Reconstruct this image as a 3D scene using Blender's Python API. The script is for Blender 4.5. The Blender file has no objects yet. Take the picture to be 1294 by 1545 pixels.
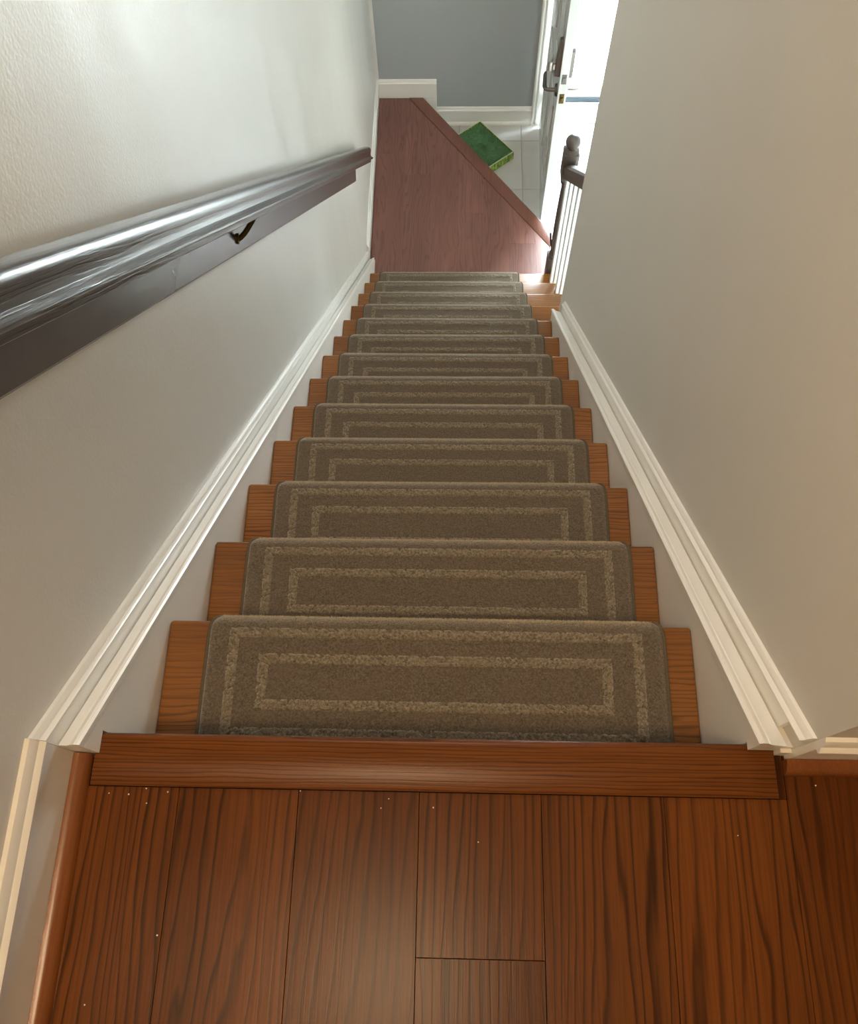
import bpy, bmesh, math, random
from mathutils import Vector, Matrix
random.seed(7)
S = bpy.context.scene
COL = S.collection
sin, cos, pi = math.sin, math.cos, math.pi

# ------------------------------------------------------------------ camera
T, R, W = 0.222, 0.20943, 0.8835            # going, rise, clear stair width
TH = math.atan2(R, T); M = R / T
cd = bpy.data.cameras.new('camera'); cam = bpy.data.objects.new('camera', cd); COL.objects.link(cam)
cd.sensor_fit = 'HORIZONTAL'; cd.sensor_width = 36.0; cd.lens = 1318.86 * 36.0 / 1294.0
cd.clip_start = 0.02; cd.clip_end = 200
_p, _y, _r = 1.17897, 0.0793372, -0.0628830
def _axes(p, y, r):
    Rz = Matrix.Rotation(y, 3, 'Z')
    a = Rz @ Vector((1, 0, 0)); f = Rz @ Vector((0, cos(p), -sin(p))); u = Rz @ Vector((0, sin(p), cos(p)))
    return a * cos(r) + u * sin(r), u * cos(r) - a * sin(r), f
_a, _u, _f = _axes(_p, _y, _r)
mm = Matrix((( _a.x, _u.x, -_f.x, 0.4855), (_a.y, _u.y, -_f.y, -0.1677), (_a.z, _u.z, -_f.z, 1.2316), (0, 0, 0, 1)))
cam.matrix_world = mm
S.camera = cam

# ------------------------------------------------------------------ world, lights, exposure
wd = bpy.data.worlds.new('overcast_sky'); S.world = wd; wd.use_nodes = True
bg = wd.node_tree.nodes['Background']; bg.inputs[0].default_value = (0.86, 0.94, 1.0, 1); bg.inputs[1].default_value = 58.0
def area(name, loc, rot, sx, sy, power, col, shape='RECTANGLE', portal=False):
    l = bpy.data.lights.new(name, 'AREA'); l.shape = shape; l.size = sx
    if shape == 'RECTANGLE': l.size_y = sy
    l.energy = power; l.color = col
    o = bpy.data.objects.new(name, l); COL.objects.link(o); o.location = loc; o.rotation_euler = rot
    if portal: l.cycles.is_portal = True
    return o
area('doorway_portal', (1.51, 4.68, -2.1), (-pi / 2, 0, 0), 0.96, 2.1, 1.0, (1, 1, 1), portal=True)
area('hall_lamp_light', (0.28, -0.55, 2.30), (0, 0, 0), 0.30, 0.30, 21.0, (1.0, 0.71, 0.42), 'DISK')
area('stair_fill_light', (0.38, 2.75, 2.30), (0, 0, 0), 0.30, 0.30, 24.0, (1.0, 0.94, 0.86), 'DISK')  # added fill to brighten the stairwell, its source is made up
vs = S.view_settings
vs.view_transform = 'Standard'; vs.look = 'None'; vs.gamma = 1.0; vs.use_curve_mapping = False
vs.exposure = 0.5

# ------------------------------------------------------------------ node helpers / materials
def lin(c):
    return tuple((v / 255 / 12.92 if v / 255 <= .04045 else ((v / 255 + .055) / 1.055) ** 2.4) for v in c) + (1,)
class NB:
    def __init__(s, name):
        s.m = bpy.data.materials.new(name); s.m.use_nodes = True; s.t = s.m.node_tree
        s.b = s.t.nodes['Principled BSDF']
    def n(s, typ, **kw):
        nd = s.t.nodes.new(typ)
        for k, v in kw.items():
            if k.startswith('_'): setattr(nd, k[1:], v)
            else:
                i = nd.inputs[int(k[1:])] if (k[0] == 'i' and k[1:].isdigit()) else nd.inputs[k.replace('__', ' ')]
                if hasattr(v, 'links') or isinstance(v, bpy.types.NodeSocket): s.t.links.new(v, i)
                else: i.default_value = v
        return nd
    def math(s, op, a, b=0.0):
        return s.n('ShaderNodeMath', _operation=op, i0=a, i1=b).outputs[0]
    def ramp(s, f, stops, interp='LINEAR'):
        nd = s.n('ShaderNodeValToRGB', i0=f); r = nd.color_ramp; r.interpolation = interp
        while len(r.elements) < len(stops): r.elements.new(0.5)
        for e, (p, c) in zip(r.elements, stops): e.position = p; e.color = c
        return nd.outputs[0]
    def mix(s, f, a, b, mode='MIX'):
        nd = s.n('ShaderNodeMix', _data_type='RGBA', _blend_type=mode)
        for i, v in ((0, f), (6, a), (7, b)):
            if isinstance(v, bpy.types.NodeSocket): s.t.links.new(v, nd.inputs[i])
            else: nd.inputs[i].default_value = v
        return nd.outputs[2]
    def noise(s, vec, scale, detail=4, rough=.55, dist=0.0):
        return s.n('ShaderNodeTexNoise', Vector=vec, Scale=scale, Detail=detail, Roughness=rough, Distortion=dist).outputs[0]
    def coords(s, sc=(1, 1, 1), rnd=True, what='Object'):
        c = s.n('ShaderNodeTexCoord').outputs[what]
        if rnd:
            o = s.n('ShaderNodeObjectInfo').outputs['Random']
            v = s.n('ShaderNodeCombineXYZ', X=s.math('MULTIPLY', o, 37.3), Y=s.math('MULTIPLY', o, 91.7), Z=s.math('MULTIPLY', o, 13.1)).outputs[0]
            c = s.n('ShaderNodeVectorMath', _operation='ADD', i0=c, i1=v).outputs[0]
        return s.n('ShaderNodeVectorMath', _operation='MULTIPLY', i0=c, i1=sc).outputs[0]
    def bump(s, h, strength=.3, dist=.001):
        nd = s.n('ShaderNodeBump', Height=h, Strength=strength, Distance=dist); s.t.links.new(nd.outputs[0], s.b.inputs['Normal']); return nd
    def set(s, **kw):
        for k, v in kw.items():
            i = s.b.inputs[k.replace('__', ' ')]
            if isinstance(v, bpy.types.NodeSocket): s.t.links.new(v, i)
            else: i.default_value = v
        return s.m

def paint(name, rgb, rough, bumpS=.0, scale=260, streak=False, var=.03, spec=.5):
    k = NB(name); v = k.coords(rnd=False)
    n = k.noise(v, 2.2, 3)
    c = k.mix(n, tuple(x * (1 - var) for x in lin(rgb)[:3]) + (1,), tuple(min(1, x * (1 + var)) for x in lin(rgb)[:3]) + (1,))
    rr = rough
    if streak:
        v2 = k.coords((1, 3.2, .45), rnd=False)
        st = k.noise(v2, 2.4, 2, .5, 0.0)
        rr = k.n('ShaderNodeMapRange', Value=st, i1=.25, i2=.75, i3=rough - .05, i4=rough + .05).outputs[0]
    if bumpS:
        k.bump(k.math('ADD', k.noise(v, scale, 3, .5), k.math('MULTIPLY', k.noise(v, scale * .3, 2), .6)), bumpS, .0012)
    return k.set(Base__Color=c, Roughness=rr, Specular__IOR__Level=spec)

def wood(name, dark, mid, light, axis='y', rough=.35, freq=85.0, lines=.62, bumpS=.12, coat=0.0, vary=.16, wig=3.2, stretch=.16, spec=.5):
    """flat-sawn grain: wandering dark lines along the axis plus fine pores"""
    k = NB(name)
    A = {'y': (1, stretch, 1), 'x': (stretch, 1, 1), 'z': (1, 1, stretch)}[axis]
    v = k.coords(A)
    sep = k.n('ShaderNodeSeparateXYZ', Vector=v)
    lat = k.math('ADD', sep.outputs[{'y': 0, 'x': 1, 'z': 0}[axis]], k.math('MULTIPLY', sep.outputs[{'y': 2, 'x': 2, 'z': 1}[axis]], .7))
    cont = k.math('ADD', k.math('MULTIPLY', lat, freq), k.math('MULTIPLY', k.noise(v, freq * .45, 2, .5), wig * .75))
    cont = k.math('ADD', cont, k.math('ADD', k.math('MULTIPLY', k.noise(v, 9, 2, .5), wig * 1.7), k.math('MULTIPLY', k.noise(v, 2.6, 1, .5), wig * 2.4)))
    fr = k.math('FRACT', cont)
    ln = k.ramp(fr, [(0, (0, 0, 0, 1)), (.10, (.30, .30, .30, 1)), (.26, (.9, .9, .9, 1)), (.86, (1, 1, 1, 1)), (.95, (.15, .15, .15, 1)), (1, (0, 0, 0, 1))])
    amp = k.ramp(k.noise(v, 7, 2, .6), [(.32, (.4, .4, .4, 1)), (.6, (1, 1, 1, 1))])
    fine = k.noise(k.coords({'y': (1, .018, 1), 'x': (.018, 1, 1), 'z': (1, 1, .018)}[axis]), 330, 3, .7)
    pore = k.ramp(fine, [(.38, (.2, .2, .2, 1)), (.58, (1, 1, 1, 1))])
    base = k.mix(k.ramp(k.noise(v, 5, 2), [(.3, (0, 0, 0, 1)), (.7, (1, 1, 1, 1))]), lin(mid), lin(light))
    ob = k.n('ShaderNodeObjectInfo').outputs['Random']
    base = k.mix(1.0, base, k.ramp(ob, [(0, (1 - vary,) * 3 + (1,)), (1, (1, 1, 1, 1))]), 'MULTIPLY')
    inv = k.math('MULTIPLY', k.math('MULTIPLY', k.math('SUBTRACT', 1.0, ln), lines), amp)
    c = k.mix(inv, base, lin(dark))
    c = k.mix(k.math('MULTIPLY', k.math('SUBTRACT', 1.0, pore), .38), c, lin(dark))
    k.bump(k.math('ADD', k.math('MULTIPLY', ln, .6), k.math('MULTIPLY', pore, .5)), bumpS, .0006)
    return k.set(Base__Color=c, Roughness=rough, Coat__Weight=coat, Coat__Roughness=.2, Specular__IOR__Level=spec)

def plain(name, rgb, rough=.5, metal=0.0, spec=.5, var=.0, scale=30, bumpS=0.0):
    k = NB(name); c = lin(rgb)
    if var or bumpS:
        n = k.noise(k.coords(), scale, 3)
        if bumpS: k.bump(n, bumpS, .001)
        c = k.mix(n, tuple(x * (1 - var) for x in c[:3]) + (1,), tuple(min(1, x * (1 + var)) for x in c[:3]) + (1,))
    return k.set(Base__Color=c, Roughness=rough, Metallic=metal, Specular__IOR__Level=spec)

MAT = {}
MAT['wall'] = paint('satin_grey_wall_paint', (220, 217, 211), .33, .45, 170, True, .03, .75)
MAT['wall_flat'] = paint('eggshell_grey_wall_paint', (218, 214, 206), .60, .16, 230)
MAT['wall_far'] = paint('mid_grey_wall_paint', (168, 174, 175), .55, .16, 230)
MAT['ceiling'] = paint('ceiling_white_paint', (225, 222, 214), .8)
MAT['trim'] = paint('semi_gloss_white_trim_paint', (240, 238, 232), .28, .10, 60, False, .02)
MAT['skirt'] = paint('white_skirt_paint', (236, 233, 226), .38, .10, 50, False, .04)
MAT['oak'] = wood('dark_oak_laminate', (40, 20, 7), (88, 47, 16), (116, 66, 26), 'y', .30, 64.0, .85, stretch=.10, spec=.12, vary=.28)
MAT['oak_landing'] = wood('reddish_oak_laminate', (80, 50, 44), (124, 84, 75), (144, 101, 91), 'y', .30, 40.0, .6, stretch=.12, wig=4.5)
MAT['oak_landing_nosing'] = wood('reddish_oak_nosing', (80, 48, 40), (118, 76, 63), (134, 90, 76), 'y', .30, 52.0, .3, stretch=.11)
MAT['oak_x'] = wood('oak_laminate_nosing', (50, 24, 8), (100, 56, 19), (118, 69, 26), 'x', .32, 170.0, .75, wig=2.6, stretch=.07, spec=.15)
MAT['tread'] = wood('orange_oak_tread', (68, 37, 13), (132, 84, 37), (156, 103, 50), 'x', .30, 110.0, .8, stretch=.1)
MAT['shoe'] = wood('stained_shoe_moulding', (84, 42, 18), (122, 70, 32), (140, 84, 42), 'y', .3, 60.0, .2)
MAT['rail'] = wood('espresso_stained_rail', (26, 20, 18), (58, 49, 45), (76, 65, 60), 'y', .25, 170, .6, .5, coat=.25, stretch=.07)
MAT['board'] = plain('espresso_painted_board', (86, 78, 76), .24, 0, .5, .12, 14, .15)
MAT['post'] = plain('dark_brown_newel_paint', (84, 76, 72), .38, 0, .5, .08, 18, .1)
MAT['brass'] = plain('aged_brass', (92, 76, 38), .35, .9, .5, .2, 60)
MAT['nickel'] = plain('satin_nickel', (168, 164, 158), .32, 1.0)
MAT['nickel_dark'] = plain('brushed_dark_nickel', (112, 108, 104), .38, 1.0)
MAT['door'] = paint('white_door_enamel', (204, 208, 207), .25, .05, 80)
MAT['alu'] = plain('white_aluminium', (160, 170, 178), .4)
MAT['sweep'] = plain('dark_rubber_sweep', (70, 78, 84), .6)
MAT['sill'] = plain('pale_threshold_metal', (150, 158, 162), .35, .4)
MAT['grout'] = plain('pale_grout', (168, 166, 160), .85)
MAT['sub'] = plain('dark_joint', (30, 18, 12), .9)
MAT['concrete'] = plain('porch_concrete', (190, 188, 182), .85, 0, .3, .1, 8)
MAT['dust'] = plain('white_crumb', (230, 222, 205), .8)
MAT['baluster'] = paint('white_baluster_paint', (224, 228, 226), .32)

def mk_tile():
    k = NB('pale_stone_tile'); v = k.coords()
    c = k.mix(k.noise(v, 5, 6, .6, .8), lin((190, 189, 184)), lin((208, 207, 203)))
    return k.set(Base__Color=c, Roughness=.32)
MAT['tile'] = mk_tile()
def mk_pile(name, a, b, c3, scale, bs):
    k = NB(name); v = k.coords()
    n = k.noise(v, scale, 4, .75); n2 = k.noise(v, 22, 3, .6)
    c = k.mix(k.ramp(n, [(.30, (0, 0, 0, 1)), (.70, (1, 1, 1, 1))]), lin(a), lin(b))
    c = k.mix(k.ramp(n2, [(.42, (0, 0, 0, 1)), (.7, (.55, .55, .55, 1))]), c, lin(c3))
    k.bump(n, bs, .003)
    return k.set(Base__Color=c, Roughness=.95, Specular__IOR__Level=.1, Sheen__Weight=.7, Sheen__Roughness=.4)
MAT['pile'] = mk_pile('brown_cut_pile', (60, 53, 44), (130, 117, 98), (106, 92, 79), 300, 1.0)
MAT['loop'] = mk_pile('taupe_loop_pile', (54, 48, 40), (170, 157, 133), (126, 113, 95), 230, 1.0)
MAT['binding'] = plain('grey_binding_tape', (92, 84, 70), .9, 0, .1, .3, 300)
MAT['fibre'] = plain('pale_rim_light_fibre', (186, 174, 150), .9, 0, .1, .2, 300)  # lighter than the pile, puts the daylit nosing edge into the colour
MAT['turf'] = plain('green_artificial_turf', (106, 146, 104), .8, 0, .2, .35, 60)
def mk_print():
    k = NB('printed_grass_carton'); v = k.coords((1, 1, .35), rnd=False)
    c = k.ramp(k.noise(v, 60, 3, .7), [(.35, lin((60, 104, 30))), (.5, lin((120, 150, 50))), (.68, lin((190, 200, 110)))])
    return k.set(Base__Color=c, Roughness=.5)
MAT['carton'] = mk_print()
MAT['rim'] = plain('pale_card_edge', (196, 204, 170), .7)
def mk_glass():
    m = bpy.data.materials.new('clear_storm_glass'); m.use_nodes = True; t = m.node_tree; t.nodes.clear()
    o = t.nodes.new('ShaderNodeOutputMaterial'); tr = t.nodes.new('ShaderNodeBsdfTransparent'); g = t.nodes.new('ShaderNodeBsdfGlossy')
    mx = t.nodes.new('ShaderNodeMixShader'); mx.inputs[0].default_value = .06; g.inputs['Roughness'].default_value = .03
    tr.inputs[0].default_value = (.94, .97, .97, 1)
    t.links.new(tr.outputs[0], mx.inputs[1]); t.links.new(g.outputs[0], mx.inputs[2]); t.links.new(mx.outputs[0], o.inputs[0])
    return m
MAT['glass'] = mk_glass()
def mk_shade():
    k = NB('frosted_lamp_shade')
    return k.set(Base__Color=(1, .93, .8, 1), Roughness=.5, Emission__Color=(1, .72, .42, 1), Emission__Strength=2.0)
MAT['shade'] = mk_shade()

# ------------------------------------------------------------------ object helpers
def link(name, bm, mat, parent=None, smooth=False, origin='center', auto=35):
    bmesh.ops.recalc_face_normals(bm, faces=bm.faces)
    me = bpy.data.meshes.new(name); 
    c = Vector((0, 0, 0))
    if origin == 'center' and len(bm.verts):
        lo = Vector([min(v.co[i] for v in bm.verts) for i in range(3)]); hi = Vector([max(v.co[i] for v in bm.verts) for i in range(3)])
        c = (lo + hi) / 2
        for v in bm.verts: v.co -= c
    if smooth:
        for f in bm.faces: f.smooth = True
        for e in bm.edges:
            if len(e.link_faces) == 2 and e.calc_face_angle(0) > math.radians(auto): e.smooth = False
    bm.to_mesh(me); bm.free()
    me.materials.append(MAT[mat])
    o = bpy.data.objects.new(name, me); COL.objects.link(o); o.location = c
    if parent is not None:
        o.parent = parent
        o.location = c - parent_world(parent)
    return o
def parent_world(p):
    w = Vector((0, 0, 0))
    while p is not None: w += Vector(p.location); p = p.parent
    return w
def tag(o, label=None, cat=None, group=None, kind=None):
    if label: o['label'] = label
    if cat: o['category'] = cat
    if group: o['group'] = group
    if kind: o['kind'] = kind
    return o
def thing(name, loc, label, cat, group=None, kind=None):
    o = bpy.data.objects.new(name, None); COL.objects.link(o); o.location = loc; o.empty_display_size = .05
    return tag(o, label, cat, group, kind)
def box(x0, x1, y0, y1, z0, z1, bev=0.0, seg=2, bm=None):
    b = bm or bmesh.new()
    r = bmesh.ops.create_cube(b, size=1)
    for v in r['verts']:
        v.co = Vector(((x0 + x1) / 2 + v.co.x * (x1 - x0), (y0 + y1) / 2 + v.co.y * (y1 - y0), (z0 + z1) / 2 + v.co.z * (z1 - z0)))
    if bev:
        es = list({e for v in r['verts'] for e in v.link_edges})
        bmesh.ops.bevel(b, geom=es, offset=bev, segments=seg, affect='EDGES', profile=.5)
    return b
def prism(poly, z0, z1, bev=0.0, bm=None, seg=1):
    b = bm or bmesh.new()
    lo = [b.verts.new((p[0], p[1], z0)) for p in poly]; hi = [b.verts.new((p[0], p[1], z1)) for p in poly]
    b.faces.new(lo[::-1]); t = b.faces.new(hi); n = len(poly)
    for i in range(n): b.faces.new((lo[i], lo[(i + 1) % n], hi[(i + 1) % n], hi[i]))
    if bev: bmesh.ops.bevel(b, geom=list(t.edges), offset=bev, segments=seg, affect='EDGES')
    return b
def prism_x(poly_yz, x0, x1, bm=None):
    b = bm or bmesh.new()
    lo = [b.verts.new((x0, p[0], p[1])) for p in poly_yz]; hi = [b.verts.new((x1, p[0], p[1])) for p in poly_yz]
    n = len(poly_yz); b.faces.new(lo[::-1]); b.faces.new(hi)
    for i in range(n): b.faces.new((lo[i], lo[(i + 1) % n], hi[(i + 1) % n], hi[i]))
    return b
def sweep(prof, fa, fb, bm=None, nseg=1):
    """prof: closed list; fa/fb map a profile point to the two ends"""
    b = bm or bmesh.new(); n = len(prof); rings = []
    for k in range(nseg + 1):
        t = k / nseg
        rings.append([b.verts.new(Vector(fa(p)).lerp(Vector(fb(p)), t)) for p in prof])
    b.faces.new(rings[0][::-1]); b.faces.new(rings[-1])
    for A, B in zip(rings, rings[1:]):
        for i in range(n): b.faces.new((A[i], A[(i + 1) % n], B[(i + 1) % n], B[i]))
    return b
def lathe(prof, c, seg=24, bm=None):
    b = bm or bmesh.new(); rings = []
    for r, z in prof:
        rings.append([b.verts.new((c[0] + r * cos(2 * pi * i / seg), c[1] + r * sin(2 * pi * i / seg), c[2] + z)) for i in range(seg)])
    for A, B in zip(rings, rings[1:]):
        for i in range(seg): b.faces.new((A[i], A[(i + 1) % seg], B[(i + 1) % seg], B[i]))
    b.faces.new(rings[0][::-1]); b.faces.new(rings[-1])
    return b
def tube(path, rad, seg=10, bm=None):
    b = bm or bmesh.new(); rings = []; P = [Vector(p) for p in path]
    if not isinstance(rad, (list, tuple)): rad = [rad] * len(P)
    for i, p in enumerate(P):
        d = (P[min(i + 1, len(P) - 1)] - P[max(i - 1, 0)]).normalized()
        up = Vector((0, 0, 1)) if abs(d.z) < .9 else Vector((0, 1, 0))
        a = d.cross(up).normalized(); c = d.cross(a)
        rings.append([b.verts.new(p + (a * cos(2 * pi * k / seg) + c * sin(2 * pi * k / seg)) * rad[i]) for k in range(seg)])
    for A, B in zip(rings, rings[1:]):
        for i in range(seg): b.faces.new((A[i], A[(i + 1) % seg], B[(i + 1) % seg], B[i]))
    b.faces.new(rings[0][::-1]); b.faces.new(rings[-1])
    return b
def clip(poly, nx, ny, c):
    """keep nx*x+ny*y<=c"""
    out = []
    for i in range(len(poly)):
        a, b = poly[i], poly[(i + 1) % len(poly)]
        da = nx * a[0] + ny * a[1] - c; db = nx * b[0] + ny * b[1] - c
        if da <= 0: out.append(a)
        if (da < 0) != (db < 0) and abs(da - db) > 1e-9:
            t = da / (da - db); out.append((a[0] + t * (b[0] - a[0]), a[1] + t * (b[1] - a[1])))
    return out
def structure(name, bm, mat, label, cat, **kw):
    return tag(link(name, bm, mat, **kw), label, cat, kind='structure')

# ------------------------------------------------------------------ setting: shell
XL, XR = -0.04, W + 0.05                    # wall faces left / right of the stairs
YF = 4.425                                  # far wall face
ZL, ZF = -14 * R, -15 * R                   # landing and foyer floor levels
ZC, YB, XE = 2.45, -2.3, 2.6                # ceiling, wall behind the viewer, outer right wall
YE = 2.14                                   # end of the right stair wall
DX0, DX1, DZ = 1.055, 1.965, ZF + 2.05      # front door opening

structure('wall_left', box(XL - .12, XL, YB, YF + .14, ZF - .2, ZC), 'wall', 'long satin grey wall carrying the dark handrail', 'wall')
structure('wall_right', box(XR, XR + .115, -.008, YE, ZF, ZC), 'wall_flat', 'plain beige-grey wall on the open balustrade side of the stairs', 'wall')
structure('wall_hall', box(XR + .115, XE, -.008, .11, -.3, ZC), 'wall_flat', 'short stretch of hall wall above the upper floor baseboard', 'wall')
b = box(XL, DX0 - .015, YF, YF + .14, ZF - .2, ZC)
box(DX1 + .015, XE, YF, YF + .14, ZF - .2, ZC, bm=b); box(DX0 - .015, DX1 + .015, YF, YF + .14, DZ + .015, ZC, bm=b)
structure('wall_far', b, 'wall_far', 'darker grey end wall behind the landing, beside the front door', 'wall', origin=None)
structure('wall_foyer', box(XR + .115, XE, YE - .12, YE, ZF - .2, ZC), 'wall_flat', 'foyer wall that turns away behind the stair wall', 'wall')
structure('wall_outer', box(XE, XE + .1, YB, YF + .14, ZF - .2, ZC), 'wall_flat', 'outer side wall of foyer and hall', 'wall')
structure('wall_behind', box(XL - .12, XE + .1, YB - .1, YB, -.3, ZC), 'wall_flat', 'hall wall behind the viewer', 'wall')
structure('ceiling', box(XL - .12, XE + .1, YB - .1, YF + .14, ZC, ZC + .1), 'ceiling', 'plain white ceiling over hall and stairs', 'ceiling')

structure('wall_under', box(XL - .12, XE + .1, -.22, -.12, ZF - .2, -.12), 'wall_flat', 'hidden wall closing the space under the stairs', 'wall')
structure('floor', box(XL, XR + .115, -.12, YE, ZF - .1, ZF - .004), 'grout', 'hidden floor under the staircase', 'floor')
# ---- upper floor: sub floor, planks
fl = structure('floor', prism([(XL, YB), (XE, YB), (XE, -.008), (.9186, -.008), (.9186, -.03), (XL, -.03)], -.12, -.009), 'sub',
               'dark reddish oak plank floor of the upper hall', 'floor', origin=None)
PW = 0.163; seams = [-.048 + PW * i for i in range(0, 17)]
G = .0003
for i in range(16):
    x0, x1 = seams[i], seams[i + 1]
    if x1 > XE: x1 = XE
    x0 = max(x0, XL)
    if x1 - x0 < .01: continue
    top = -.0685 if x1 < .94 else -.012
    ys = [top]
    if i == 3: cut = -.268
    else: cut = top - random.uniform(.45, 1.1)
    while cut > YB + .1: ys.append(cut); cut -= 1.22
    ys.append(YB)
    for a, c in zip(ys, ys[1:]):
        link('plank', box(x0 + G, x1 - G, c + G, a - G, -.009, 0, .0004, 1), 'oak', fl)
link('plaster_patch', box(.9186, .9330, -.0118, -.0064, -.009, .030), 'wall_flat', fl)
link('plank', box(.9186, .9294, -.0685, -.012, -.009, 0, .0004, 1), 'oak', fl)
# nosing strip
prof = [(-.068, .0), (-.068, .0035), (-.066, .005), (-.006, .005), (-.001, .003), (.002, -.001), (.003, -.006), (.002, -.012), (-.001, -.016), (-.006, -.018), (-.03, -.018), (-.03, -.001)]
nz = tag(link('trim_1', sweep(prof, lambda p: (-.0065, p[0], p[1]), lambda p: (.918, p[0], p[1])), 'oak_x', smooth=True, auto=50),
         'oak stair nosing strip along the edge of the upper floor', 'stair nosing', kind='structure')

# ---- landing
lp0, lp1 = (.25, 4.418), (1.034, 3.347)
dx, dy = lp1[0] - lp0[0], lp1[1] - lp0[1]; dl = math.hypot(dx, dy); ex, ey = dx / dl, dy / dl
nx, ny = -ey, ex                            # outward normal of the diagonal edge
if nx < 0: nx, ny = -nx, -ny
cdg = nx * lp0[0] + ny * lp0[1]; NW = .075
LY0 = 13 * T - .03; LXR = 1.034
outer = [(XL + .012, LY0), (LXR, LY0), (LXR, YF - .012), (XL + .012, YF - .012)]
lf = structure('floor', prism(clip(outer, nx, ny, cdg - .02), ZL - .06, ZL - .009), 'sub', 'reddish oak landing floor with a diagonal front edge', 'floor', origin=None)
cols = [XL + .012, .155, .318, .481, .636, .789, .939, LXR]
cuts = {0: [3.95], 1: [3.789], 2: [4.15, 3.2], 3: [3.487], 4: [3.75], 5: [3.261], 6: []}
for i in range(7):
    ys = [LY0] + sorted(cuts[i]) + [YF - .012]
    for a, c in zip(ys, ys[1:]):
        P = clip([(cols[i] + G, a + G), (cols[i + 1] - G, a + G), (cols[i + 1] - G, c - G), (cols[i] + G, c - G)], nx, ny, cdg - NW)
        if len(P) >= 3:
            ar = abs(sum(P[k][0] * P[(k + 1) % len(P)][1] - P[(k + 1) % len(P)][0] * P[k][1] for k in range(len(P)))) / 2
            if ar > 2e-4: link('plank', prism(P, ZL - .009, ZL), 'oak_landing', lf)
def diag(t, off): return (lp0[0] + ex * t + nx * off, lp0[1] + ey * t + ny * off)
prof = [(-NW + .001, -.005), (-NW + .001, .003), (-NW + .004, .004), (-.006, .004), (-.001, .002), (.001, -.002), (.001, -.012), (-.002, -.018), (-.02, -.018), (-.02, -.005)]
link('nosing', sweep(prof, lambda p: (*diag((YF - .012 - lp0[1] - ny * p[0]) / ey, p[0]), ZL + p[1]), lambda p: (*diag((LXR - lp0[0] - nx * p[0]) / ex, p[0]), ZL + p[1])), 'oak_landing_nosing', lf, smooth=True, auto=50)
link('nosing', box(LXR - .012, LXR + .006, 2.972, 3.34, ZL - .02, ZL + .004, .002), 'oak_landing_nosing', lf)
link('corner_block', prism([(LXR - .06, 3.30), (LXR + .004, 3.30), (LXR + .004, 3.353), (LXR - .012, 3.36), (LXR - .06, 3.36 + .03)], ZF, ZL - .001), 'trim', lf)
b = prism([diag(0, -.02), diag(dl - .01, -.02), diag(dl - .01, -.035), diag(0, -.035)], ZF, ZL - .018)
link('riser', b, 'trim', lf)
link('riser', box(LXR - .03, LXR - .012, 2.93, 3.34, ZF, ZL - .02), 'trim', lf)

# ---- foyer floor tiles
ff = structure('floor', box(XL, XE, YE, YF, ZF - .1, ZF - .004), 'grout', 'pale stone tile floor of the entrance foyer', 'floor')
TX, TY = .405, .405; gx = .0018
for i in range(7):
    for j in range(8):
        x0 = XL + .12 + (i - 1) * TX; y0 = YE + .1 + (j - 1) * TY
        x1, y1 = min(x0 + TX, XE), min(y0 + TY, YF - .002); x0, y0 = max(x0, XL), max(y0, YE)
        if x1 - x0 > .02 and y1 - y0 > .02:
            link('tile', box(x0 + gx, x1 - gx, y0 + gx, y1 - gx, ZF - .004, ZF, .0008, 1), 'tile', ff)
# porch outside
structure('ground', box(-3, 6, YF + .16, 9.5, ZF - .25, ZF - .06), 'concrete', 'bright concrete porch outside the storm door', 'porch')

# ------------------------------------------------------------------ staircase
st = thing('staircase', (W / 2, 0, ZL), 'straight wooden staircase of orange oak treads running down to the landing', 'staircase', kind='structure')
XO = 1.03
for n in range(1, 14):
    y0, y1, z = (n - 1) * T - .03, n * T, -n * R
    if n < 10: b = box(0.0005, W - .0005, y0, y1, z - .028, z, .006, 3)
    elif n == 10:
        b = prism([(0.0005, y0), (W - .0005, y0), (W - .0005, 2.036), (XR - .001, 2.036), (XR - .001, YE + .006), (XO, YE + .006), (XO, y1), (0.0005, y1)], z - .028, z, .004)
    else: b = box(0.0005, XO, y0, y1, z - .028, z, .006, 3)
    link('tread', b, 'tread', st, smooth=True)
for n in range(1, 15):
    y0 = (n - 1) * T - .03; z1 = -(n - 1) * R - .028; z0 = -n * R
    if n == 1: z1 = -.02
    link('riser', box(0.001, (W - .001) if n < 11 else XO - .02, y0 - .016, y0, z0, z1), 'tread', st)
pts = [(YE + .004, ZF), (2.86, ZF), (2.86, ZL - .07)]
for n in (13, 12, 11, 10):
    pts += [(n * T - .031, -n * R - .029)] if n < 13 else [(n * T - .031, ZL - .07), (n * T - .031, -n * R - .029)]
    pts += [((n - 1) * T - .047 if n > 10 else YE + .004, -n * R - .029)]
link('side_panel', prism_x(pts, XO - .032, XO - .021), 'trim', st)

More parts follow.
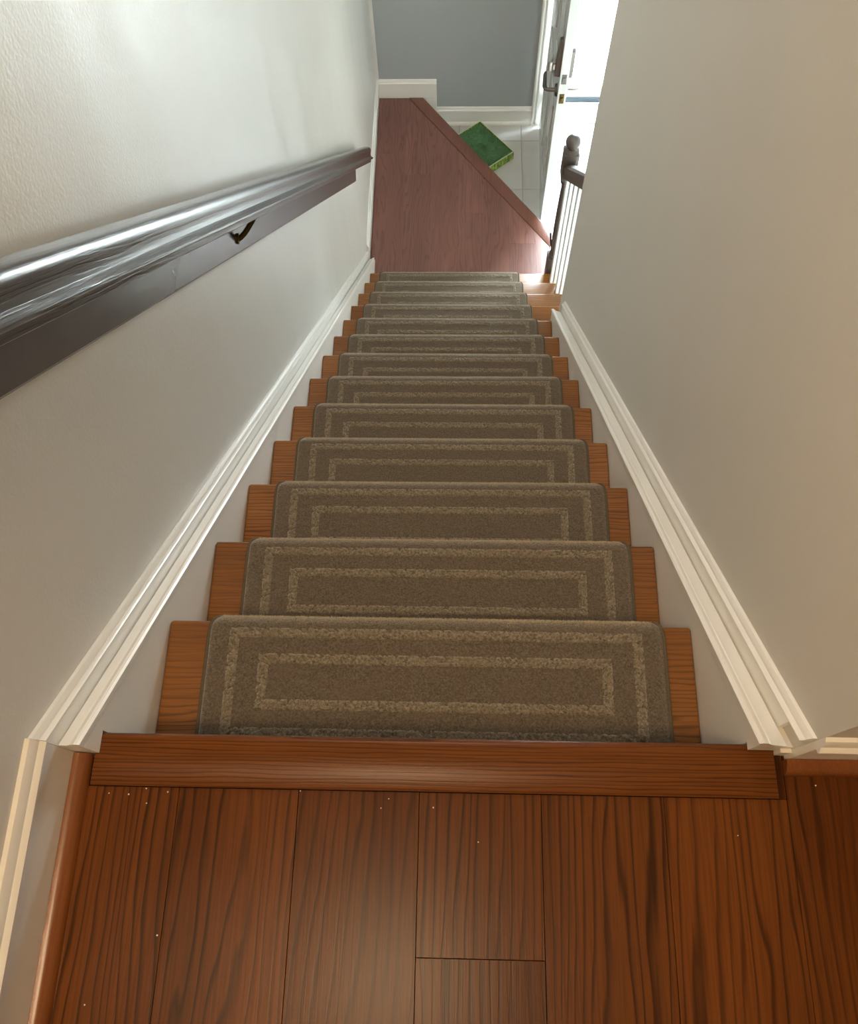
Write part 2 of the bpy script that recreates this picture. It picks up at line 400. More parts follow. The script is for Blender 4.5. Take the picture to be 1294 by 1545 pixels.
# ---- sloping skirt boards with cap mouldings (trim)
CT = cos(TH)
def slope_sweep(prof, xs, x0, y0, y1, bm=None):
    f = lambda yy: (lambda p: (x0 + xs * p[0], yy, -M * yy + p[1] / CT))
    return sweep(prof, f(y0), f(y1), bm)
def skirt(name, xs, x0, xw, ya, yb, label, yc, yl, v0):
    """xs: +1 when the stair side is +x.  x0 skirt face, xw wall offset (negative = behind the face)"""
    d = abs(xw)
    t = thing(name, (x0, (ya + yb) / 2, -M * (ya + yb) / 2), label, 'skirting', kind='structure')
    # flat skirt board (closed polygon in yz)
    vt = min(.029, v0 - .0006) / CT
    poly = [(ya, -M * ya + vt), (yb, -M * yb + vt)]
    if yb > 2.5: poly += [(yb, ZL), ((-ZL - .26) / M, ZL)]
    else: poly += [(yb, -M * yb - .26)]
    poly += [(.0045, -.26), (.0045, .0062), (ya, .0062)]
    xa, xb = sorted((x0, x0 - xs * (d - .0005)))
    link('skirt_board', prism_x(poly, xa, xb), 'skirt', t)
    # lower cap moulding sitting on the skirt board
    lo = [(-d + .0101, v0), (-d + .0125, v0 + .007), (-d + .016, v0 + .0075), (-.0145, .0385), (-.0125, .0430), (-.0105, .0425), (-.0085, .0450), (-.003, .0475), (.0005, .0470), (.0035, .0445), (.0035, .0415), (0.0, .0385), (0.0, .0292), (-d + .0101, .0292 if v0 > .0292 else v0 - .0005)]
    if v0 < .0292: lo[-2] = (0.0, v0 - .0005)
    link('cap_moulding', slope_sweep(lo, xs, x0, ya, yl), 'trim', t, smooth=True, auto=30)
    # flat band and upper bead on the wall
    fb = [(-d + .0005, min(.0292, v0)), (-d + .010, min(.0292, v0)), (-d + .010, .067), (-d + .0005, .067)]
    link('flat_band', slope_sweep(fb, xs, x0, yc, yb), 'trim', t)
    ub = [(-d + .0005, .0672), (-d + .0145, .0672), (-d + .0155, .0705), (-d + .012, .0735), (-d + .0095, .074), (-d + .0085, .0785), (-d + .005, .083), (-d + .0005, .084)]
    link('bead', slope_sweep(ub, xs, x0, ya, yb), 'trim', t, smooth=True, auto=30)
    return t
skirt('trim_2', 1, 0.0, XL, -.026, 3.13, 'white sloping skirting with cap mouldings under the dark handrail', -.026, 3.10, .0315)
skirt('trim_3', -1, W, XR - W, -.006, 2.033, 'white sloping skirting along the wall opposite the dark handrail', .024, 2.033, .0245)

# ---- baseboards
BP = [(0, 0), (.010, 0), (.010, .112), (.0145, .114), (.0155, .119), (.012, .124), (.0095, .126), (.0085, .135), (.005, .143), (0, .146)]
def base_y(name, xw, xs, y0, y1, z, label, sc=1.0, low=None):
    o = link(name, sweep(BP, lambda p: (xw + xs * p[0], y0, z + p[1] * sc), lambda p: (xw + xs * p[0], y1, z + p[1] * sc)), 'trim', smooth=True, auto=30)
    return tag(o, label, 'baseboard', kind='structure')
def base_x(name, yw, ys, x0, x1, z, label, h=None):
    P = BP if h is None else [(a, c * h / .146) for a, c in BP]
    o = link(name, sweep(P, lambda p: (x0, yw + ys * p[0], z + p[1]), lambda p: (x1, yw + ys * p[0], z + p[1])), 'trim', smooth=True, auto=30)
    return tag(o, label, 'baseboard', kind='structure')
QR = [(0, 0)] + [(.020 * cos(a), .020 * sin(a)) for a in [i * pi / 2 / 8 for i in range(9)]]
bl = base_y('baseboard_left', XL, 1, YB, -.0265, 0, 'white baseboard of the upper hall beside the stair head')
link('shoe_moulding', sweep(QR, lambda p: (XL + .0105 + p[0], YB, p[1]), lambda p: (XL + .0105 + p[0], -.0275, p[1])), 'shoe', bl, smooth=True, auto=50)
br = base_x('baseboard_right', -.008, -1, XR - .0005, XE, 0, 'white baseboard on the hall wall beside the stair corner')
link('shoe_moulding', sweep(QR, lambda p: (XR - .004, -.0185 - p[0], p[1]), lambda p: (XE, -.0185 - p[0], p[1])), 'shoe', br, smooth=True, auto=50)
base_y('baseboard_left', XL, 1, 3.131, YF - .016, ZL, 'narrow white baseboard along the landing below the handrail end')
bf = base_x('baseboard_far', YF, -1, XL, .338, ZL, 'short raised white baseboard at the back of the landing', .136)
link('end_cap', box(.252, .338, YF - .0105, YF - .0005, ZF + .133, ZL - .001), 'trim', bf)
b2 = base_x('baseboard_far', YF, -1, .262, .952, ZF, 'lower white baseboard on the foyer wall behind the green turf box', .132)
link('shoe_moulding', sweep(QR, lambda p: (.262, YF - .0105 - p[0] * .8, ZF + p[1] * .9), lambda p: (.952, YF - .0105 - p[0] * .8, ZF + p[1] * .9)), 'trim', b2, smooth=True, auto=50)
# corner moulding between left and far wall
b = sweep([(0, 0), (.016, 0), (.018, .004), (.012, .010), (.006, .016), (0, .018)], lambda p: (XL + p[0], YF - p[1], ZL + .146), lambda p: (XL + p[0], YF - p[1], ZC))
structure('trim_4', b, 'wall', 'slim grey vertical corner moulding where the two walls meet', 'trim', smooth=True)

# ------------------------------------------------------------------ carpet treads
CW = .381
def carpet_meshes():
    # base pile: profile (y,z) running from the back over the nosing
    prof = [(-.2215 + i * (.2215 - .012) / 46, .0095) for i in range(47)]
    for i in range(1, 9):
        a = pi / 2 * i / 8; prof.append((-.012 + .0215 * sin(a), .0095 - .0215 * (1 - cos(a))))
    prof += [(.0097, -.016), (.0097, -.020), (.0097, -.025), (.0092, -.030)]
    n = len(prof); nxs = 128
    def half(i):
        y = prof[i][0]
        if i < 42: return CW
        t = min(1, (i - 42) / 10.0); return CW - .016 * (1 - math.sqrt(max(0, 1 - t * t)))
    bm = bmesh.new(); grid = []
    rnd = random.Random(3)
    for i in range(n):
        row = []
        for j in range(nxs + 1):
            u = -1 + 2 * j / nxs; edge = max(0, (abs(u) - .985) / .015)
            jit = rnd.uniform(-.0008, .0008) if 0 < j < nxs else 0
            nn = (0, 1) if i < 47 else ((sin(min(1, (i - 46) / 8) * pi / 2)), cos(min(1, (i - 46) / 8) * pi / 2))
            hh = jit - .003 * edge
            row.append(bm.verts.new((u * half(i), prof[i][0] + (nn[0] * hh if i >= 47 else 0), prof[i][1] + nn[1] * hh)))
        grid.append(row)
    for i in range(n - 1):
        for j in range(nxs): bm.faces.new((grid[i][j], grid[i][j + 1], grid[i + 1][j + 1], grid[i + 1][j]))
    # thickness: skirt down at the sides/back/front
    def under(i):
        y, z = prof[i]
        if i < 47: return (y, .0003)
        a = min(1, (i - 46) / 8) * pi / 2
        return (max(.0012, y - .0085 * sin(a)) if i >= 50 else y, .0003 if i < 52 else min(z, -.001 - .029 * 0) if False else (z if i > 54 else .0003))
    for jj in (0, nxs):
        prev = None
        for i in range(n):
            x = grid[i][jj].co.x
            y, z = prof[i]
            if i < 47: q = (y, .0003)
            else: q = (min(y, .0013), min(.0003, z))
            vtx = bm.verts.new((x, q[0], q[1]))
            if prev is not None: bm.faces.new((grid[i - 1][jj], grid[i][jj], vtx, prev))
            prev = vtx
    back = [bm.verts.new((v.co.x, v.co.y, .0003)) for v in grid[0]]
    for j in range(nxs): bm.faces.new((grid[0][j], grid[0][j + 1], back[j + 1], back[j]))
    for f in bm.faces: f.smooth = True
    me = bpy.data.meshes.new('pile'); bm.to_mesh(me); bm.free(); me.materials.append(MAT['pile'])
    def ring(hx, yf, yb, w, seed):
        rn = random.Random(seed); b = bmesh.new(); m = max(5, int(w / .0026)); st_ = w / m
        # four mitred strips
        corners = [(-hx, yf), (hx, yf), (hx, yb), (-hx, yb)]
        inn = [(-hx + w, yf - w), (hx - w, yf - w), (hx - w, yb + w), (-hx + w, yb + w)]
        for k in range(4):
            a, c = corners[k], corners[(k + 1) % 4]; a2, c2 = inn[k], inn[(k + 1) % 4]
            L = math.hypot(c[0] - a[0], c[1] - a[1]); N = int(L / .0034); g = []
            for i in range(N + 1):
                t = i / N; row = []
                for j in range(m + 1):
                    s_ = j / m
                    p = (a[0] * (1 - t) + c[0] * t, a[1] * (1 - t) + c[1] * t); q = (a2[0] * (1 - t) + c2[0] * t, a2[1] * (1 - t) + c2[1] * t)
                    e = 0 if j in (0, m) else 1
                    z = .0088 + (rn.uniform(-.0004, .0048) if e else 0)
                    row.append(b.verts.new((p[0] * (1 - s_) + q[0] * s_ + rn.uniform(-.0007, .0007) * e, p[1] * (1 - s_) + q[1] * s_ + rn.uniform(-.0006, .0006) * e, z)))
                g.append(row)
            for i in range(N):
                for j in range(m): b.faces.new((g[i][j], g[i + 1][j], g[i + 1][j + 1], g[i][j + 1]))
        bmesh.ops.recalc_face_normals(b, faces=b.faces)
        for f in b.faces: f.smooth = True
        me2 = bpy.data.meshes.new('loop_band'); b.to_mesh(me2); b.free(); me2.materials.append(MAT['loop']); return me2
    r1 = ring(CW - .035, -.014, -.198, .0185, 5); r2 = ring(CW - .088, -.058, -.152, .0185, 6)
    bb = []
    for sgn in (-1, 1):
        path = [(sgn * (half(i) + .0005), prof[i][0], prof[i][1] - .0035) for i in range(0, n, 2)]
        b = tube(path, .0034, 8); 
        for f in b.faces: f.smooth = True
        m3 = bpy.data.meshes.new('edge_binding'); b.to_mesh(m3); b.free(); m3.materials.append(MAT['binding']); bb.append(m3)
    fb = bmesh.new()                        # splayed fibres over the nosing; their pale colour paints in the daylight rim
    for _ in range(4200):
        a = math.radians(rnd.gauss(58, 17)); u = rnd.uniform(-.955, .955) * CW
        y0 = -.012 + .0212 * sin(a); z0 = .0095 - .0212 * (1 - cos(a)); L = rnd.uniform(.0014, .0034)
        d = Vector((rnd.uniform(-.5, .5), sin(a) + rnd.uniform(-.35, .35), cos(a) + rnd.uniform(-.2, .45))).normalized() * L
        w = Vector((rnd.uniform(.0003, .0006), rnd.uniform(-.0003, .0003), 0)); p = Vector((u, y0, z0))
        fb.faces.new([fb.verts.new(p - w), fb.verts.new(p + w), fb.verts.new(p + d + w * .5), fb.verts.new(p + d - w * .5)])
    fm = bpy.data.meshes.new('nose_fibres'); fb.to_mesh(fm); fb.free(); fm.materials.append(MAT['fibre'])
    return me, r1, r2, bb, fm
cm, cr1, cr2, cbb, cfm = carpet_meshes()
ORD = ['topmost brown bordered carpet tread mat, just below the upper floor nosing', 'second brown bordered carpet tread mat down from the upper floor',
       'third brown bordered carpet tread mat down from the upper floor', 'fourth brown bordered carpet tread mat down from the upper floor',
       'fifth brown bordered carpet tread mat down from the upper floor', 'sixth brown bordered carpet tread mat down from the upper floor',
       'middle one of the thirteen carpet tread mats, seventh from top or bottom', 'sixth greyish bordered carpet tread mat up from the landing',
       'fifth greyish bordered carpet tread mat up from the landing', 'fourth greyish bordered carpet tread mat up from the landing',
       'third greyish bordered carpet tread mat up from the landing', 'second greyish bordered carpet tread mat up from the landing',
       'lowest greyish carpet tread mat, on the last step above the landing']
cx0 = [.453, .451, .449, .447, .446, .444, .443, .442, .441, .440, .440, .439, .438]
for n in range(1, 14):
    t = thing('carpet_tread', (cx0[n - 1], n * T, -n * R), ORD[n - 1], 'stair mat', 'carpet treads on the stairs')
    t.rotation_euler.z = random.uniform(-.003, .003)
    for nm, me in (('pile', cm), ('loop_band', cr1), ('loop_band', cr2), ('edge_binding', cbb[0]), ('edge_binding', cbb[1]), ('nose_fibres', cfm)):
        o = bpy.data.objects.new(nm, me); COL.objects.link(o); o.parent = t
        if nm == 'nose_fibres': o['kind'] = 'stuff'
        if nm == 'loop_band': o['label'] = 'lighter looped pile border band'

# ------------------------------------------------------------------ wall handrail
hr = thing('handrail', (XL, 1.4, .0), 'dark espresso wooden handrail on a backing board along the grey wall', 'handrail')
def sv(x, s, v): return (x, s * cos(TH) + v * sin(TH), -s * sin(TH) + v * cos(TH))
def sv_obj(name, prof, s0, s1, mat, parent, smooth=True, nseg=1):
    """mesh modelled along its own y axis, then turned down the slope"""
    b = sweep(prof, lambda p: (p[0], s0, p[1]), lambda p: (p[0], s1, p[1]), nseg=nseg)
    o = link(name, b, mat, None, smooth=smooth, origin=None, auto=28)
    c = Vector((sum(p[0] for p in prof) / len(prof), (s0 + s1) / 2, sum(p[1] for p in prof) / len(prof)))
    for v in o.data.vertices: v.co -= c
    o.parent = parent; o.rotation_euler = (-TH, 0, 0)
    o.location = Vector(sv(c.x, c.y, c.z)) - parent_world(parent)
    return o
rp = [(-.010, .598), (-.013, .606), (-.014, .632), (-.011, .641), (-.004, .6465), (.008, .6495), (.022, .6500), (.032, .6485), (.0385, .6445), (.0425, .6380), (.0432, .6320), (.0415, .6240), (.0405, .6150), (.0415, .6085), (.0450, .6045), (.0500, .6025), (.0530, .5995), (.0530, .5960), (.0505, .5935), (.0450, .5930), (.0425, .5900), (.0415, .5800), (.0390, .5780), (.002, .5780), (-.0, .5800), (-.001, .594), (-.005, .596)]
sv_obj('rail', rp, -.75, 3.765, 'rail', hr, nseg=4)
bp = [(XL + .0005, .494), (-.026, .494), (-.0205, .4995), (-.0205, .594), (-.024, .598), (XL + .0005, .598)]
sv_obj('backing_board', bp, -.75, 3.615, 'board', hr)
def bracket(s):
    b = bmesh.new()
    # wall rose, curved arm, saddle
    P = [sv(-.0205, s, .530), sv(-.012, s, .533), sv(-.002, s, .542), sv(.008, s, .555), sv(.016, s, .567), sv(.019, s, .5765)]
    tube(P, [.008, .0065, .006, .006, .0065, .009], 10, b)
    for q in range(1):
        c0 = Vector(sv(-.0205, s, .530))
        r_ = bmesh.ops.create_cone(b, cap_ends=True, segments=18, radius1=.013, radius2=.011, depth=.005, matrix=Matrix.Translation(c0 + Vector((.0026, 0, 0))) @ Matrix.Rotation(pi / 2, 4, 'Y'))
    rot = Matrix.Rotation(-TH, 4, 'X')
    r_ = bmesh.ops.create_cube(b, size=1, matrix=Matrix.Translation(Vector(sv(.02, s, .5772))) @ rot @ Matrix.Diagonal((.020, .085, .0034, 1)))
    o = link('bracket', b, 'brass', hr, smooth=True, auto=40); o['label'] = 'aged brass rail bracket'
    return o
bracket(1.10)
bracket(-.35)

# ------------------------------------------------------------------ balustrade
bal = thing('balustrade', (1.006, 2.93, ZL), 'short balustrade with dark ball-topped newel, dark rail and white balusters', 'balustrade')
NX, NYY = 1.006, 2.932
def sq(h, z0, z1, bev=.004, bm=None): return box(NX - h, NX + h, NYY - h, NYY + h, z0, z1, bev, 2, bm)
b = sq(.036, ZL, -2.63); sq(.036, -2.045, -1.885, bm=b)
lathe([(.033, -.012), (.033, 0), (.026, .012), (.030, .022), (.024, .034), (.027, .10), (.0285, .22), (.027, .36), (.0235, .50), (.023, .535), (.030, .548), (.024, .560), (.033, .574), (.034, .588)], (NX, NYY, -2.63), 24, b)
nw = link('newel_post', b, 'post', bal, smooth=True, auto=40)
ballp = [(.034, 0), (.036, .005), (.030, .012), (.020, .018), (.021, .024)] + [(.035 * cos(a), .055 + .035 * sin(a)) for a in [(-60 + i * 15) * pi / 180 for i in range(10)]] + [(.008, .0895)]
link('ball_finial', lathe(ballp, (NX, NYY, -1.887), 24), 'post', nw, smooth=True, auto=60)
YN = NYY - .036
zr = lambda yy: -1.935 - M * (yy - YN)      # rail top along its length
hp = [(-.024, -.066), (-.028, -.052), (-.026, -.040), (-.030, -.028), (-.029, -.012), (-.020, -.003), (-.008, 0), (.008, 0), (.020, -.003), (.029, -.012), (.030, -.028), (.026, -.040), (.028, -.052), (.024, -.066)]
link('rail', sweep(hp, lambda p: (NX + .002 + p[0], YE + .001, zr(YE + .001) + p[1] / CT), lambda p: (NX + .002 + p[0], YN - .0005, zr(YN) + p[1] / CT)), 'post', bal, smooth=True, auto=30)
for n in (13, 12, 11):
    for off in (.052, .163):
        yb = n * T - off; h = .0145; zb = -n * R
        zt = lambda yy: zr(yy) - .066 / CT + .002
        b = bmesh.new(); xc = 1.001
        lo = [b.verts.new((xc + a * h, yb + c * h, zb)) for a, c in ((-1, -1), (1, -1), (1, 1), (-1, 1))]
        hi = [b.verts.new((xc + a * h, yb + c * h, zt(yb + c * h))) for a, c in ((-1, -1), (1, -1), (1, 1), (-1, 1))]
        b.faces.new(lo[::-1]); b.faces.new(hi)
        for k in range(4): b.faces.new((lo[k], lo[(k + 1) % 4], hi[(k + 1) % 4], hi[k]))
        bmesh.ops.bevel(b, geom=[e for e in b.edges if abs(e.verts[0].co.z - e.verts[1].co.z) > .3], offset=.003, segments=1, affect='EDGES')
        link('baluster', b, 'baluster', bal)

# ------------------------------------------------------------------ front door
dz0 = ZF
tr = thing('trim_5', ((DX0 + DX1) / 2, YF, ZF), 'white profiled casing and jamb of the front doorway', 'door casing', kind='structure')
cp = [(0, 0), (0, .010), (.006, .014), (.014, .014), (.018, .009), (.024, .009), (.030, .016), (.062, .018), (.066, .013), (.072, .013), (.078, .020), (.088, .020), (.090, .0)]
link('casing', sweep(cp, lambda p: (DX0 - .013 - .090 + p[0], YF - p[1], ZF), lambda p: (DX0 - .013 - .090 + p[0], YF - p[1], DZ + .1)), 'trim', tr, smooth=True, auto=25)
link('casing', sweep(cp, lambda p: (DX1 + .013 + .090 - p[0], YF - p[1], ZF), lambda p: (DX1 + .013 + .090 - p[0], YF - p[1], DZ + .1)), 'trim', tr, smooth=True, auto=25)
link('casing', sweep(cp, lambda p: (DX0 - .013, YF - p[1], DZ + .1 - p[0]), lambda p: (DX1 + .013, YF - p[1], DZ + .1 - p[0])), 'trim', tr, smooth=True, auto=25)
def jamb(x0, x1): return box(x0, x1, YF - .001, YF + .145, ZF, DZ + .014, .002)
b = jamb(DX0 - .0145, DX0); box(DX0, DX0 + .012, YF + .05, YF + .085, ZF, DZ, bm=b); link('jamb', b, 'trim', tr)
b = jamb(DX1, DX1 + .0145); box(DX1 - .012, DX1, YF + .05, YF + .085, ZF, DZ, bm=b); link('jamb', b, 'trim', tr)
b = box(DX0, DX1, YF - .001, YF + .145, DZ, DZ + .0145); link('jamb', b, 'trim', tr)
link('threshold', sweep([(-.012, 0), (-.010, .006), (.02, .014), (.055, .016), (.06, .024), (.10, .026), (.15, .014), (.16, 0)], lambda p: (DX0, YF + p[0], ZF + p[1]), lambda p: (DX1, YF + p[0], ZF + p[1])), 'sill', tr)

link('threshold_lip', box(DX0, DX1, YF - .019, YF - .0125, ZF, ZF + .007, .001, 1), 'sweep', tr)
d1 = thing('door_1', (1.030, YF - .045, ZF), 'white panelled front door standing open against the casing, with nickel lock hardware', 'door', kind='structure')
LW, LT, LH = .835, .044, 2.03
# door local frame: built along -y from the hinge, then rotated a little
def dlink(name, bm, mat, parent=d1, **kw):
    o = link(name, bm, mat, None, **kw)
    o.parent = parent
    o.location = Vector(o.location) - Vector((1.030, YF - .045, ZF)) if parent is d1 else Vector(o.location) - Vector((1.030, YF - .045, ZF)) - Vector(parent.location)
    return o
hx, hy = 1.030, YF - .045
b = box(hx - LT / 2, hx + LT / 2, hy - LW, hy, ZF + .012, ZF + .012 + LH, .002)
leaf = dlink('leaf', b, 'door')
# raised panels with moulded frames on both faces
for sx in (-1, 1):
    for (za, zb) in ((.20, .82), (1.02, 1.56), (1.66, 1.90)):
        for (ya, yb) in ((.110, .370), (.466, .726)):
            b = bmesh.new(); X0 = hx + sx * LT / 2
            for (a0, a1, c0, c1, hgt) in ((ya, ya + .022, za, zb, .007), (yb - .022, yb, za, zb, .007), (ya, yb, za, za + .022, .007), (ya, yb, zb - .022, zb, .007), (ya + .045, yb - .045, za + .045, zb - .045, .005)):
                xa, xb = sorted((X0, X0 + sx * hgt)); box(xa, xb, hy - a1, hy - a0, ZF + .012 + c0, ZF + .012 + c1, .002, 1, b)
            dlink('panel', b, 'door', leaf)
yl = hy - LW + .062                           # backset line of the lockset
zl = -2.150; zd = -1.985
# interior lever (left face)
xi = hx - LT / 2; xo = hx + LT / 2
b = bmesh.new(); bmesh.ops.create_cone(b, cap_ends=True, segments=28, radius1=.034, radius2=.029, depth=.012, matrix=Matrix.Translation((xi - .006, yl, zl)) @ Matrix.Rotation(-pi / 2, 4, 'Y'))
lv = dlink('lever_handle', b, 'nickel_dark', smooth=True)
b = tube([(xi - .008, yl, zl), (xi - .048, yl, zl), (xi - .060, yl + .006, zl), (xi - .065, yl + .022, zl + .001), (xi - .064, yl + .06, zl + .004), (xi - .062, yl + .105, zl + .002), (xi - .058, yl + .125, zl - .002)], [.011, .010, .0105, .011, .010, .009, .007], 12)
dlink('lever', b, 'nickel_dark', lv, smooth=True)
# interior deadbolt cover with thumb turn
prf = [(-.034, -.045), (-.030, -.060), (.030, -.060), (.034, -.045), (.034, .085), (.024, .125), (.010, .142), (-.010, .142), (-.024, .125), (-.034, .085)]
b = sweep(prf, lambda p: (xi, yl + p[0], zd + p[1]), lambda p: (xi - .026 + .010 * max(0, (p[1]) / .142), yl + p[0] * .9, zd + p[1] * .97))
lk = dlink('lock_cover', b, 'nickel_dark', smooth=True, auto=30)
b = lathe([(.017, 0), (.017, .010), (.013, .014)], (0, 0, 0), 20); bmesh.ops.transform(b, matrix=Matrix.Translation((xi - .026, yl, zd - .022)) @ Matrix.Rotation(-pi / 2, 4, 'Y'), verts=b.verts)
box(xi - .062, xi - .040, yl - .005, yl + .005, zd - .048, zd + .004, .003, 2, b); dlink('thumb_turn', b, 'nickel', lk, smooth=True)
# edge plates
b = box(hx - .0125, hx + .0125, hy - LW - .0022, hy - LW + .0005, zd - .075, zd - .018, .0008, 1); box(hx - .009, hx + .009, hy - LW - .006, hy - LW, zd - .058, zd - .034, .002, 1, b)
dlink('deadbolt_plate', b, 'nickel_dark')
b = box(hx - .0125, hx + .0125, hy - LW - .0022, hy - LW + .0005, zl - .030, zl + .030, .0008, 1); box(hx - .007, hx + .007, hy - LW - .010, hy - LW, zl - .010, zl + .010, .003, 2, b)
dlink('latch_plate', b, 'brass')
# exterior keypad and lever
b = sweep([(-.03, -.07), (.03, -.07), (.03, .085), (.018, .10), (-.018, .10), (-.03, .085)], lambda p: (xo, yl + p[0], zd + p[1]), lambda p: (xo + .022, yl + p[0] * .85, zd + p[1] * .95))
dlink('keypad_cover', b, 'nickel_dark', smooth=True, auto=30)
b = bmesh.new(); bmesh.ops.create_cone(b, cap_ends=True, segments=28, radius1=.034, radius2=.029, depth=.012, matrix=Matrix.Translation((xo + .006, yl, zl)) @ Matrix.Rotation(pi / 2, 4, 'Y'))
tube([(xo + .008, yl, zl), (xo + .050, yl, zl), (xo + .062, yl + .008, zl), (xo + .066, yl + .03, zl), (xo + .064, yl + .12, zl)], [.011, .010, .011, .011, .008], 12, b)
dlink('outer_lever', b, 'nickel', smooth=True)
for zz in (.22, 1.0, 1.8):
    b = tube([(hx + LT / 2 + .004, hy + .006, ZF + zz - .045), (hx + LT / 2 + .004, hy + .006, ZF + zz + .045)], .006, 10); box(hx + LT / 2 - .001, hx + LT / 2 + .002, hy - .03, hy + .042, ZF + zz - .045, ZF + zz + .045, bm=b)
    dlink('hinge', b, 'nickel', smooth=True)
d1.rotation_euler.z = math.radians(-1.3)

# storm door
ys0, ys1 = YF + .150, YF + .180
d2 = thing('door_2', ((DX0 + DX1) / 2, ys0, ZF), 'white full-glass storm door closed across the bright front doorway', 'storm door', kind='structure')
b = box(DX0 - .02, DX0 + .035, ys0, ys1, ZF + .06, DZ + .02, .003, 1); link('stile', b, 'alu', d2)
b = box(DX1 - .035, DX1 + .02, ys0, ys1, ZF + .06, DZ + .02, .003, 1); link('stile', b, 'alu', d2)
b = box(DX0 + .035, DX1 - .035, ys0, ys1, ZF + .065, ZF + .155, .003, 1); link('bottom_rail', b, 'alu', d2)
b = box(DX0 + .035, DX1 - .035, ys0, ys1, DZ - .05, DZ + .02, .003, 1); link('top_rail', b, 'alu', d2)
b = box(DX0 + .0, DX1 - .0, ys0 + .004, ys1 - .004, ZF + .016, ZF + .05, .002, 1); box(DX0, DX1, ys0 + .002, ys1 - .002, ZF + .055, ZF + .064, .001, 1, b); link('door_sweep', b, 'sweep', d2)
b = box(DX0 + .036, DX1 - .036, ys0 + .012, ys0 + .017, ZF + .156, DZ - .051); link('glass_pane', b, 'glass', d2)

# ------------------------------------------------------------------ green turf box
A = Vector((.620, 4.377)); Bq = Vector((.836, 4.114))
eu = (Bq - A).normalized(); ev = Vector((-.62 * 0 + eu.y, -eu.x))
if ev.dot(Vector((-.78, -.62))) < 0: ev = -ev
BL, BWd, BH = .340, .235, .060
bc = A + eu * BL / 2 + ev * BWd / 2
gb = thing('turf_box', (bc.x, bc.y, ZF), 'green printed open box filled with artificial turf on the foyer tiles', 'box')
ang = math.atan2(eu.y, eu.x)
gb.rotation_euler.z = ang
def glink(name, bm, mat, **kw):
    o = link(name, bm, mat, None, origin=None, **kw); o.parent = gb; return o
b = box(-BL / 2, BL / 2, -BWd / 2, BWd / 2, 0, .004)
t_ = .004
for (a0, a1, c0, c1) in ((-BL / 2, BL / 2, -BWd / 2, -BWd / 2 + t_), (-BL / 2, BL / 2, BWd / 2 - t_, BWd / 2), (-BL / 2, -BL / 2 + t_, -BWd / 2 + t_, BWd / 2 - t_), (BL / 2 - t_, BL / 2, -BWd / 2 + t_, BWd / 2 - t_)):
    box(a0, a1, c0, c1, .0, BH, bm=b)
glink('carton', b, 'carton')
b = bmesh.new()
for (a0, a1, c0, c1) in ((-BL / 2 - .001, BL / 2 + .001, -BWd / 2 - .001, -BWd / 2 + .005), (-BL / 2 - .001, BL / 2 + .001, BWd / 2 - .005, BWd / 2 + .001), (-BL / 2 - .001, -BL / 2 + .005, -BWd / 2 + .005, BWd / 2 - .005), (BL / 2 - .005, BL / 2 + .001, -BWd / 2 + .005, BWd / 2 - .005)):
    box(a0, a1, c0, c1, BH, BH + .002, bm=b)
glink('rim', b, 'rim')
holes = []
for wx, wy in ((.628, 4.292), (.632, 4.166), (.750, 4.145)):
    d = Vector((wx, wy)) - bc; holes.append((d.x * cos(ang) + d.y * sin(ang), -d.x * sin(ang) + d.y * cos(ang)))
holes.append((holes[2][0] * .95, -holes[0][1] * .9 if False else holes[1][1] - .0))
holes = holes[:3] + [(-.02, -.07 if holes[1][1] > 0 else .07)]
def inhole(x, y):
    return min(math.hypot((x - h[0]) / .034, (y - h[1]) / .022) for h in holes)
b = bmesh.new(); NXg, NYg = 44, 30; g = []
for i in range(NXg + 1):
    row = []
    for j in range(NYg + 1):
        x = -BL / 2 + .005 + (BL - .010) * i / NXg; y = -BWd / 2 + .005 + (BWd - .010) * j / NYg
        k = inhole(x, y); z = .046 if k > 1.1 else (.006 + .040 * max(0, (k - .95) / .15))
        row.append(b.verts.new((x, y, z)))
    g.append(row)
for i in range(NXg):
    for j in range(NYg): b.faces.new((g[i][j], g[i + 1][j], g[i + 1][j + 1], g[i][j + 1]))
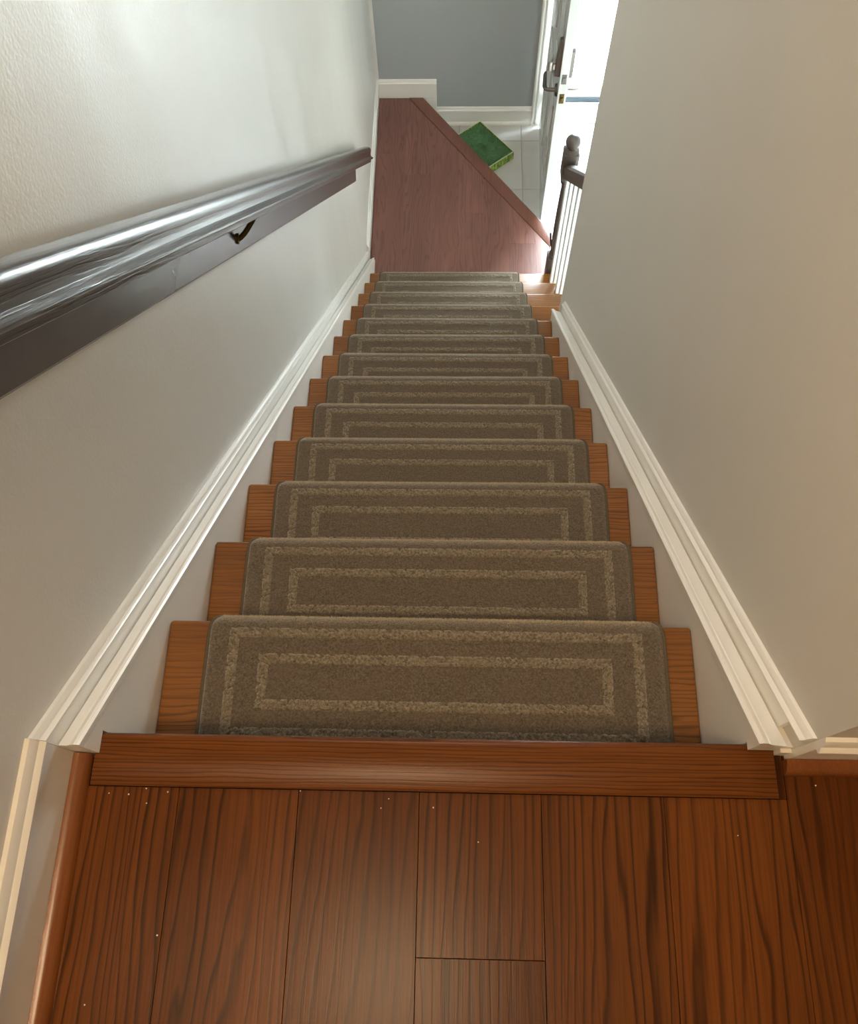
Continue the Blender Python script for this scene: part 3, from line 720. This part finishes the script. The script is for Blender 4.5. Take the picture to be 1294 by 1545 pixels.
glink('turf_bed', b, 'turf')
b = bmesh.new(); rn = random.Random(11)
for _ in range(7000):
    x = rn.uniform(-BL / 2 + .007, BL / 2 - .007); y = rn.uniform(-BWd / 2 + .007, BWd / 2 - .007)
    if inhole(x, y) < 1.05: continue
    a = rn.uniform(0, 2 * pi); w = .0014; h = rn.uniform(.008, .016); l = rn.uniform(0, .007); a2 = rn.uniform(0, 2 * pi)
    tx = max(-BL / 2 + .006, min(BL / 2 - .006, x + l * cos(a2))); ty = max(-BWd / 2 + .006, min(BWd / 2 - .006, y + l * sin(a2)))
    b.faces.new([b.verts.new((x - w * cos(a), y - w * sin(a), .045)), b.verts.new((x + w * cos(a), y + w * sin(a), .045)), b.verts.new((tx, ty, .045 + h * .8))])
o = glink('turf_blades', b, 'turf'); o['kind'] = 'stuff'

# ------------------------------------------------------------------ hall ceiling lamp (above the viewer); made-up fixture for the stair fill light
for lx, ly, lab in ((.28, -.55, 'round flush ceiling lamp over the upper hall'), (.38, 2.75, 'added round ceiling fixture for the fill light above the lower stairs')):
    lm = thing('ceiling_lamp', (lx, ly, ZC), lab, 'lamp', 'flush ceiling lamps')
    link('base', lathe([(.13, -.03), (.15, -.02), (.15, 0)], (lx, ly, ZC), 32), 'nickel', lm, smooth=True)
    link('shade', lathe([(.02, -.115), (.07, -.108), (.11, -.09), (.135, -.06), (.14, -.03)], (lx, ly, ZC), 32), 'shade', lm, smooth=True)

# ------------------------------------------------------------------ crumbs on the floor
b = bmesh.new()
for x, y in ((.02, -.078), (.10, -.075), (.047, -.079), (.073, -.09), (.46, -.088), (.40, -.078), (.86, -.115), (.28, -.07), (.11, -.25), (.03, -.33), (.52, -.13), (.97, -.05), (.07, -.071), (.39, -.09)):
    bmesh.ops.create_icosphere(b, subdivisions=1, radius=random.uniform(.0008, .0015), matrix=Matrix.Translation((x, y, .0008)))
o = link('crumbs', b, 'dust', origin=None); tag(o, 'tiny white crumbs scattered on the upper floor planks', 'crumbs', kind='stuff')
